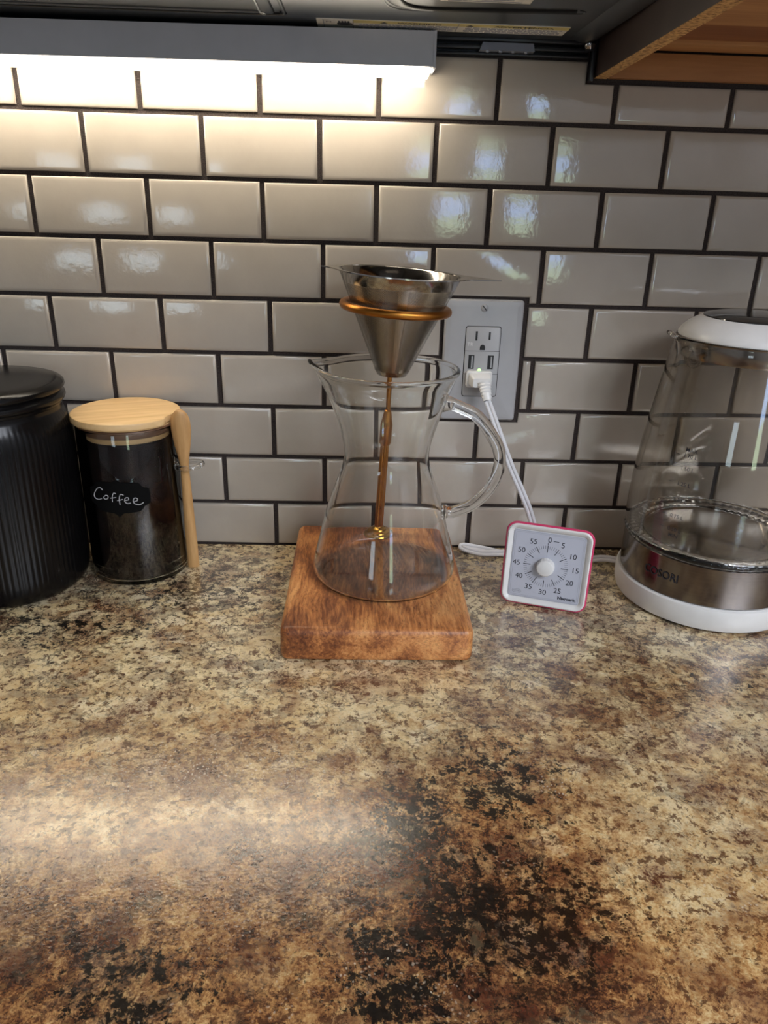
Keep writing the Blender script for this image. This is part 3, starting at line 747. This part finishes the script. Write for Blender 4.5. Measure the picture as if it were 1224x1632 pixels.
rad = [5.4 + 2.4 * max(0, 1 - i / 7) + 2.2 * max(0, 1 - (m_ - 1 - i) / 7) for i in range(m_)]
obj('handle', tube(BM(), hp, rad, 20), M['glass_wavy'], cf, angle=80)

# ------------------------------------------------------------------ cone filter
ff = thing('cone_filter', 'stainless steel mesh cone filter with side tabs, seated in the copper-gold ring', 'filter', (328.2, -92, 210), (0, radians(3.1), radians(0)))
cone = lambda z: 13.4 + z / 86.0 * 38.4
nz = 20
bm = lathe(BM(), [(cone(4 + k * 73 / nz), 4 + k * 73 / nz) for k in range(nz + 1)], 96, uvl=True)
obj('perforated_wall', bm, M['mesh'], ff, (0, 0, 0), (0, 0, radians(-93)))
bm = lathe(BM(), [(cone(77), 77), (cone(86), 86), (52.6, 86.6), (52.0, 87.0), (cone(86) - 1, 86), (cone(77) - 0.9, 77)], 96, close=True)
obj('collar_band', bm, M['steel'], ff)
bm = lathe(BM(), [(0, 0), (12.8, 0), (13.4, 0.6), (cone(4) + 0.3, 4.3), (cone(4) - 0.6, 4.3), (12.4, 1), (0, 1)], 64)
obj('bottom_cap', bm, M['steel'], ff)
# inner liner of fine cloth, lower two thirds
bm = lathe(BM(), [(cone(2) - 2.0, 3.2), (cone(76) - 2.2, 76)], 72)
obj('fine_liner', bm, M['cloth'], ff)
obj('inner_seam', stack(BM(), [[(x, -cone(z) + 1.6, z), (x + 5, -cone(z) + 1.6, z), (x + 5, -cone(z) + 1.1, z), (x, -cone(z) + 1.1, z)] for x, z in ((0.5, 3), (0.5, 84))]), M['darksteel'], ff)
def flange_r(a):
    a = (a + pi) % (2 * pi) - pi
    r = 56.3
    for c, tip, half, wd in ((0.0, 86.5, 0.50, 4.0), (pi, 66.5, 0.34, 3.0)):
        da = abs((a - c + pi) % (2 * pi) - pi)
        if da < half:
            k = 1 - da / half
            r = max(r, 56.3 + (tip - 56.3) * k ** 2.4)
    return r
NA = 180; bm = BM()
lo = []
for zz, rr_ in ((86.4, None), (87.3, None)):
    lo.append([(flange_r(2 * pi * k / NA) * cos(2 * pi * k / NA), flange_r(2 * pi * k / NA) * sin(2 * pi * k / NA), zz) for k in range(NA)])
inn = [[(51.6 * cos(2 * pi * k / NA), 51.6 * sin(2 * pi * k / NA), zz) for k in range(NA)] for zz in (87.0, 86.4)]
stack(bm, [lo[0], lo[1], inn[0], inn[1], lo[0]], False, False)
bmesh.ops.remove_doubles(bm, verts=bm.verts, dist=0.001)
obj('rim_flange', bm, M['steel'], ff)

# ------------------------------------------------------------------ coffee jar
jr = thing('coffee_jar', 'round glass coffee jar with a bamboo lid and black handwritten label', 'jar', (80.2, -56, 0))
bm = lathe(BM(), [(0, 0.8), (40, 0.6), (43.5, 0.2), (46, 1.4), (46.7, 4), (46.7, 151), (46.2, 152.6), (45.4, 152.6), (44.8, 151), (44.8, 7), (43.6, 5), (0, 4.6)], 96)
obj('glass_body', bm, M['glass'], jr)
bm = lathe(BM(), [(0, 163.2), (47.8, 163.2), (49.6, 162.4), (50.2, 160.8), (50.0, 157.2), (48.6, 155.6), (0, 155.6)], 96,
           mod=lambda a, r, z: (r - (5.0 * max(0, 1 - (abs(a - radians(343)) / 0.27) ** 2) if r > 40 else 0), z))
ld = obj('lid', bm, M['bamboo'], jr)
obj('lid_plug', lathe(BM(), [(0, 155.5), (44.0, 155.5), (44.0, 143), (43, 141.4), (0, 141.4)], 72), M['bamboo'], ld)
obj('lid_seal', lathe(BM(), [(44.1, 154), (44.7, 153), (44.7, 147.6), (44.1, 146.6), (43, 147), (43, 153.6)], 72, close=True), M['silicone'], ld)
cz = lambda th, z, r=47.25: (r * sin(radians(th)), -r * cos(radians(th)), z)
# chalk label with a scalloped outline, wrapped on the glass
half = [(0, 17.6), (5.5, 15.2), (19, 14.6), (24.5, 13.8), (28, 9.6), (35, 7.2), (36, 0), (35, -7.2), (28, -9.6), (24.5, -13.8), (19, -14.6), (5.5, -15.4), (0, -19)]
def lab_h(th):
    th = abs(th)
    up = [(t, z) for t, z in half if z >= 0]; dn = [(t, z) for t, z in half if z <= 0][::-1]
    def it(l):
        for (a, za), (b_, zb) in zip(l, l[1:]):
            if a <= th <= b_: return za + (zb - za) * (th - a) / max(b_ - a, 1e-6)
        return 0
    return it(up), it(dn)
bm = BM(); prev = None
for k in range(-36, 37):
    u_, d_ = lab_h(k)
    tv = [bm.verts.new(cz(k - 1.5, 92.5 + u_, 47.15)), bm.verts.new(cz(k - 1.5, 92.5 + d_, 47.15)), bm.verts.new(cz(k - 1.5, 92.5 + u_, 47.4)), bm.verts.new(cz(k - 1.5, 92.5 + d_, 47.4))]
    if prev:
        for a_, b_ in ((2, 3), (0, 1), (0, 2), (1, 3)):
            try: bm.faces.new((prev[a_], prev[b_], tv[b_], tv[a_]))
            except ValueError: pass
    prev = tv
bmesh.ops.recalc_face_normals(bm, faces=bm.faces)
lbl = obj('label_sticker', bm, M['chalk'], jr, label='black scalloped label reading Coffee')
strokes = [[(-18.0, 99.3), (-21.2, 101.3), (-25.8, 99.5), (-30.7, 93.8), (-30.1, 90.2), (-25.1, 89.2), (-20.5, 90.7)],
           [(-15.1, 94.5), (-17.9, 92.0), (-15.7, 90.6), (-12.5, 91.9), (-12.6, 94.3), (-15.1, 94.5)],
           [(-2.8, 96.7), (-5.2, 97.2), (-7.1, 94.1), (-7.8, 88.6)], [(-9.5, 92.1), (-3.0, 93.1)],
           [(5.4, 95.3), (2.2, 96.2), (0.3, 91.9), (0.5, 86.0)], [(-2.0, 90.0), (4.3, 91.3)],
           [(6.1, 90.1), (10.2, 90.8), (9.8, 92.8), (7.1, 92.5), (6.0, 89.4), (8.4, 87.2), (12.4, 87.4)],
           [(14.9, 88.4), (19.3, 89.3), (19.5, 91.3), (16.7, 92.0), (15.1, 89.6), (16.3, 86.5), (21.4, 85.0), (25.9, 86.7)]]
bm = BM()
for s_ in strokes:
    P = spline([(a, z, 0) for a, z in s_], 5)
    tube(bm, [cz(p.x, p.y, 47.5) for p in P], 0.42, 6)
obj('handwriting', bm, M['ink'], lbl)
# glass loop that holds the spoon
lc = (58.2, -10.5)
bm = BM(); tube(bm, [(lc[0] + 12.2 * cos(2 * pi * k / 48), lc[1] + 10.5 * sin(2 * pi * k / 48), 113 + 1.2 * cos(2 * pi * k / 48)) for k in range(48)], 2.3, 12, closed=True)
obj('spoon_loop', bm, M['glass'], jr, angle=80)
cg = obj('ground_coffee', lathe(BM(), [(0, 5.2), (42.8, 5.2), (44.3, 7.5), (44.3, 140), (43, 140.8), (20, 140.2), (0, 140.6)], 72), M['coffee'], None, (80.2, -56, 0))
tag(cg, 'dark ground coffee filling the glass jar under its bamboo lid', 'coffee', kind='stuff')

# ------------------------------------------------------------------ bamboo spoon
sp_ = thing('spoon', 'small bamboo spoon standing upright in the glass loop of the coffee jar', 'spoon', (132.8, -57, 0))
bm = BM(); rings = []
secs = [(0, 5.6, 3.0, 0), (2, 6.0, 3.6, 0), (40, 5.6, 3.6, 0), (80, 4.8, 3.6, 0), (104, 4.3, 3.5, 0), (114, 4.4, 3.6, 0), (124, 5.8, 3.9, 0.4), (134, 7.6, 4.4, 1.0), (146, 9.0, 5.0, 1.6), (154, 9.2, 5.2, 1.8), (160, 8.5, 4.8, 1.4), (165, 6.4, 4.0, 0.7), (168, 3.6, 2.8, 0.2), (169.3, 1.0, 1.0, 0)]
sl = spline([(z, a, b_) for z, a, b_, c in secs], 3)
loops = []
for p in sl:
    z, a, b_ = p
    top_x = 1.6 * (z / 172); yy = -16.0 * (z / 172)
    a = max(a, 0.4) ; b_ = max(b_, 0.3)
    loops.append([(top_x + a * cos(2 * pi * k / 24), yy + b_ * sin(2 * pi * k / 24), max(z, 0)) for k in range(24)])
stack(bm, loops)
obj('handle_and_bowl', bm, M['spoon'], sp_)

# ------------------------------------------------------------------ black canister
cn = thing('canister', 'large black ribbed ceramic canister with lid, left of the coffee jar', 'canister', (-36.5, -86, 0))
def rib(a, r, z):
    k = min(1, max(0, (z - 8) / 14)) * min(1, max(0, (168 - z) / 22))
    return r + 0.42 * k * abs(cos(45 * a)), z
body = [(0, 1), (61, 1), (63, 0), (66, 1.2), (69.3, 5), (71.5, 12), (72.2, 24), (72.2, 60), (72.2, 100), (72.2, 135), (71.8, 148), (70.8, 157), (68.6, 164), (66.2, 168.5), (65.6, 171), (65.6, 174), (60, 174), (60, 150), (0, 150)]
obj('ribbed_body', lathe(BM(), body, 540, mod=rib), M['black'], cn, angle=50)
ldp = [(0, 196.6), (50, 196.4), (63, 195.8), (67.5, 194.6), (69.6, 192.6), (70.0, 190.0), (68.8, 187.4), (67.0, 186.2), (66.6, 185.2), (67.4, 184.4), (69.3, 183), (69.8, 180.6), (68.8, 178.2), (66.8, 176.6), (66.2, 174.5), (0, 174.5)]
obj('lid', lathe(BM(), ldp, 128), M['black'], cn)

# ------------------------------------------------------------------ kitchen timer
tm = thing('kitchen_timer', 'square pink and white kitchen timer with a round dial, propped near the kettle', 'timer', (474.8, -136, 0.0), (radians(-6), 0, radians(-18.5)))
W2 = 40.2; H2 = 81.0
def rl_(d, r): return rrect(-W2 + d, W2 - d, 0 + d, H2 - d, r, 7)
obj('back_shell', stack(BM(), [[(x, y, z) for x, z in rl_(d, r)] for d, r, y in ((14, 6, 21), (12.5, 7, 20.5), (9.5, 8, 17.5), (4.5, 9, 10.5), (1.4, 9.8, 5.5), (0.2, 10, 2.6), (0, 10, 1.2), (0.7, 9.6, 0.2), (1.7, 8.8, 0.2), (1.9, 8.7, 3.2))]), M['pink'], tm, (0, 0, 0.9))
obj('bezel', stack(BM(), [[(x, y, z) for x, z in rl_(d, r)] for d, r, y in ((1.6, 9, 3), (1.6, 9, -0.6), (2.6, 8.4, -1.5), (3.4, 7.8, -1.4), (6.6, 3.4, 0.7), (6.9, 3.2, 1.2))], cap1=True), M['white'], tm, (0, 0, 0.9))
fc = obj('dial_face', stack(BM(), [[(x, y, z) for x, z in rl_(d, 2.2)] for d, y in ((7.3, 1.1), (7.3, 0.75))]), M['dial'], tm, (0, 0, 0.9))
CZ = 41.0; CX_ = -0.8
bm = BM()
def fr(d, wd, y):
    a = rl_(d, 2.0); b2 = rl_(d + wd, 1.8)
    stack(bm, [[(x, y, z) for x, z in a], [(x, y - 0.12, z) for x, z in a], [(x, y - 0.12, z) for x, z in b2], [(x, y, z) for x, z in b2]], False, False)
fr(7.9, 0.3, 0.75); fr(9.3, 0.18, 0.75)
obj('face_outline', bm, M['greyprint'], fc)
bm = BM(); bm2 = BM()
for k in range(60):
    a = radians(6 * k); maj = k % 5 == 0
    r0, r1, hw = (13.9, 20.6, 0.30) if maj else (17.2, 20.4, 0.15)
    t = (sin(a), cos(a)); n = (t[1], -t[0])
    q = [(CX_ + t[0] * r_ + n[0] * s_ * hw, CZ + t[1] * r_ + n[1] * s_ * hw) for r_, s_ in ((r0, -1), (r0, 1), (r1, 1), (r1, -1))]
    stack(bm if maj else bm2, [[(x, y, z) for x, z in q] for y in (0.75, 0.62)])
box(bm, CX_ + 4.6, CX_ + 9.6, 0.62, 0.75, CZ + 25.0, CZ + 25.5)
box(bm, CX_ - 0.35, CX_ + 0.1, 0.62, 0.75, CZ + 21, CZ + 23.2); 
obj('major_ticks', bm, M['print'], fc); obj('minor_ticks', bm2, M['tickprint'], fc)
bm = BM(); box(bm, CX_ - 0.1, CX_ + 0.1, 0.66, 0.75, CZ + 8, CZ + 31); obj('zero_line', bm, M['greyprint'], fc)
bm = BM()
for k in range(12):
    a = radians(30 * k); rr_ = 27.0
    X = CX_ + rr_ * sin(a); Z_ = CZ + rr_ * cos(a) * 0.96
    if k == 0: X += 1.2
    join_bm(bm, text_bm(str(5 * k), 7.2, fn=lambda x, y, z, X=X, Z_=Z_: (X + x, 0.6, Z_ + y)))
obj('numerals', bm, M['print'], fc)
bm = text_bm('Nixroark', 4.3, align='RIGHT', fn=lambda x, y, z: (29.6 + x, 0.6, 11.9 + y), bold=0.16)
obj('brand_text', bm, M['print'], fc)
bm = BM(); pa = rrect(-29, -20.5, 11.0, 14.6, 1.7, 4); pb = rrect(-28.7, -20.8, 11.3, 14.3, 1.4, 4)
stack(bm, [[(x, y, z) for x, z in l] for l, y in ((pa, .75), (pa, .6), (pb, .6), (pb, .75))], False, False)
join_bm(bm, text_bm('60 Min', 2.2, fn=lambda x, y, z: (-24.7 + x, 0.6, 12.8 + y)))
obj('minute_badge', bm, M['greyprint'], fc)
kn = lathe(BM(), [(0, 8.4), (6.3, 8.4), (7.3, 7.9), (7.8, 6.8), (8.2, 1.0), (8.5, 0), (0, 0)], 144, mod=lambda a, r, z: (r + (0.28 if (int(a / (2 * pi) * 144) % 2 == 0 and r > 7.0 and z < 7.6) else 0), z))
obj('knob', kn, M['white'], tm, (CX_, 1.6, CZ + 0.9), (radians(90), 0, 0))
# fold-out foot behind it
obj('rear_foot', stack(BM(), [[(-20, 12, 8), (20, 12, 8), (20, 17, 13), (-20, 17, 13)], [(-20, 26, 3.1), (20, 26, 3.1), (20, 30, 5), (-20, 30, 5)]]), M['pink'], tm)

# ------------------------------------------------------------------ kettle
kt = thing('kettle', 'electric glass kettle with white lid and base and a steel band', 'kettle', (642, -100, 0))
bm = lathe(BM(), [(0, 1.5), (70, 1.5), (79, 1.5), (81.6, 3), (83.2, 8), (83.6, 20), (82.8, 23.6), (81.4, 24.4), (80.9, 23.4), (80.4, 24.6), (0, 24.6)], 96)
obj('power_base', bm, M['white'], kt)
for a in (-95, -30, 60, 150): obj('rubber_foot', lathe(BM(), [(0, 0), (5, 0), (5, 1.6), (0, 1.6)], 16), M['white'], kt, (72 * cos(radians(a)), 72 * sin(radians(a)), 0))
bm = lathe(BM(), [(0, 25), (79.2, 25), (80, 25.8), (80.2, 44), (80.4, 62.0), (79.4, 62.8), (60, 62.8), (0, 62.8)], 128)
stb = obj('steel_band', bm, M['brushed'], kt)
bm = lathe(BM(), [(0, 63.0), (61, 63.0), (63.5, 64.6), (63.2, 65.6), (60.6, 64.4), (0, 63.8)], 96)
obj('heating_plate', bm, M['steel'], kt)
# clear ring above the band with a beaded edge
bm = lathe(BM(), [(64.5, 63.1), (79.6, 63.1), (81.0, 64.4), (81.6, 67), (80.8, 69.4), (78.8, 70.6), (76.0, 69.4), (73.2, 70.4), (70.0, 69.2), (66.5, 68), (64.4, 65.6)], 240, close=True,
           mod=lambda a, r, z: (r + (0.35 * cos(60 * a) if r > 78 else 0), z + (0.35 * sin(60 * a) if z > 69 else 0)))
obj('clear_base_ring', bm, M['glass'], kt, angle=80)
go = [(81.6, 70.9), (81.9, 84), (81.2, 108), (79.4, 136), (76.3, 163), (72.6, 192), (69.2, 215), (66.6, 232), (64.6, 243), (64.4, 249.5)]
sp2 = [(p.x, p.z) for p in spline([(r, 0, z) for r, z in go], 4)]
prof = sp2 + [(63.4, 250.6), (62.3, 249.8)] + [(r - 2.1, z) for r, z in reversed(sp2[:-1])]
def klip(a, r, z):
    da = abs((a - radians(188) + pi) % (2 * pi) - pi)
    if z > 222 and da < 0.36:
        k = (1 - da / 0.36) ** 1.4 * ((z - 222) / 28.5) ** 1.8
        return r + 10.5 * k, z + 1.5 * k
    return r, z
obj('glass_body', lathe(BM(), prof, 144, close=True, mod=klip), M['kglass'], kt, angle=80)
obj('lip_bead', tube(BM(), [(-74 + 4.6 * cos(a), -9 + 6.0 * sin(a), 252.5 - 3.0 * cos(a)) for a in [2 * pi * k / 20 for k in range(20)]], 1.7, 10, closed=True), M['kglass'], kt, angle=80)
obj('steel_collar', lathe(BM(), [(61.2, 250), (61.4, 246), (60.8, 236), (60.2, 234.5), (59.4, 236), (59.6, 249)], 96, close=True), M['steel'], kt)
bm = lathe(BM(), [(0, 268.6), (30, 268.4), (40.5, 267.2), (44.0, 266.2), (50, 263.4), (56, 259.4), (60.2, 255.2), (62.4, 251.4), (62.4, 249.6), (61.2, 248.4), (58, 248.6), (0, 248.6)], 96)
lk = obj('lid', bm, M['white'], kt, (0, 0, 1.5))
obj('lid_window', lathe(BM(), [(0, 270.4), (20, 270.2), (36, 269.0), (43.6, 267.2), (44.0, 266.0), (30, 266), (0, 266)], 96), M['lid_black'], lk)
# spout strainer: perforated steel oval, and the white catch beside it
bm = BM()
for ring in range(1, 7):
    nn = ring * 7
    for k in range(nn):
        a = 2 * pi * k / nn; yy = 1.95 * ring * cos(a); zz = 1.9 * ring * sin(a)
        tube(bm, [(yy + 0.62 * cos(b_), 0, zz + 0.62 * sin(b_)) for b_ in [2 * pi * q / 6 for q in range(6)]], 0.42, 4, closed=True)
obj('spout_strainer', bm, M['steel'], kt, (-56.5, -16, 238.5), (0, 0, radians(-74)))
obj('lid_catch', box(BM(), -2.6, 2.6, -2, 1, -9, 4, 1), M['white'], kt, (-57.5, -14, 249), (0, 0, radians(-76)))
ct2 = lambda th, z, r: (r * sin(radians(th)), -r * cos(radians(th)), z)
# brand on the band (follows the cylinder)
bm = text_bm('COSORI', 11.0, fn=None, bold=0.14)
xs = [v.co.x for v in bm.verts]; x0, x1 = min(xs), max(xs)
for v in bm.verts:
    th = -66.0 + (v.co.x - x0) / (x1 - x0) * 24.5
    v.co = Vector(ct2(th, 44.2 + v.co.y, 80.75))
obj('brand_text', bm, M['print'], stb)
rg = lambda z: next(a[0] + (b_[0] - a[0]) * (z - a[1]) / (b_[1] - a[1]) for a, b_ in zip(go, go[1:]) if a[1] <= z <= b_[1])
bm = BM()
for txt, z in (('MAX', 162.6), ('1.70 L', 157.4), ('1.50 L', 146.4), ('1.25 L', 132.6), ('1.00 L', 118), ('0.75 L', 102.8), ('0.50 L', 90.6), ('MIN', 84.8)):
    t_ = text_bm(txt, 5.0, bold=0.02)
    for v in t_.verts:
        zz = z + v.co.y; r_ = rg(zz) + 0.15
        v.co = Vector(ct2(-49.6 + v.co.x / r_ * 57.3, zz, r_))
    join_bm(bm, t_)
    if txt[0] != 'M':
        r_ = rg(z) + 0.15
        A = [ct2(-49.6 - t__, z + h, r_) for t__, h in ((7.2, -.15), (10.2, -.15), (10.2, .15), (7.2, .15))]
        bm.faces.new([bm.verts.new(p) for p in A])
obj('scale_marks', bm, M['print'], kt)
# handle on the far side from the spout
hp = spline([(59, 6, 256), (84, 9, 258), (104, 11, 246), (110, 12, 210), (107, 12, 150), (100, 11, 92), (92, 10, 60), (82, 9, 46)], 6)
obj('handle', tube(BM(), hp, 9.5, 16, up=(0, 1, 0)), M['white'], kt)
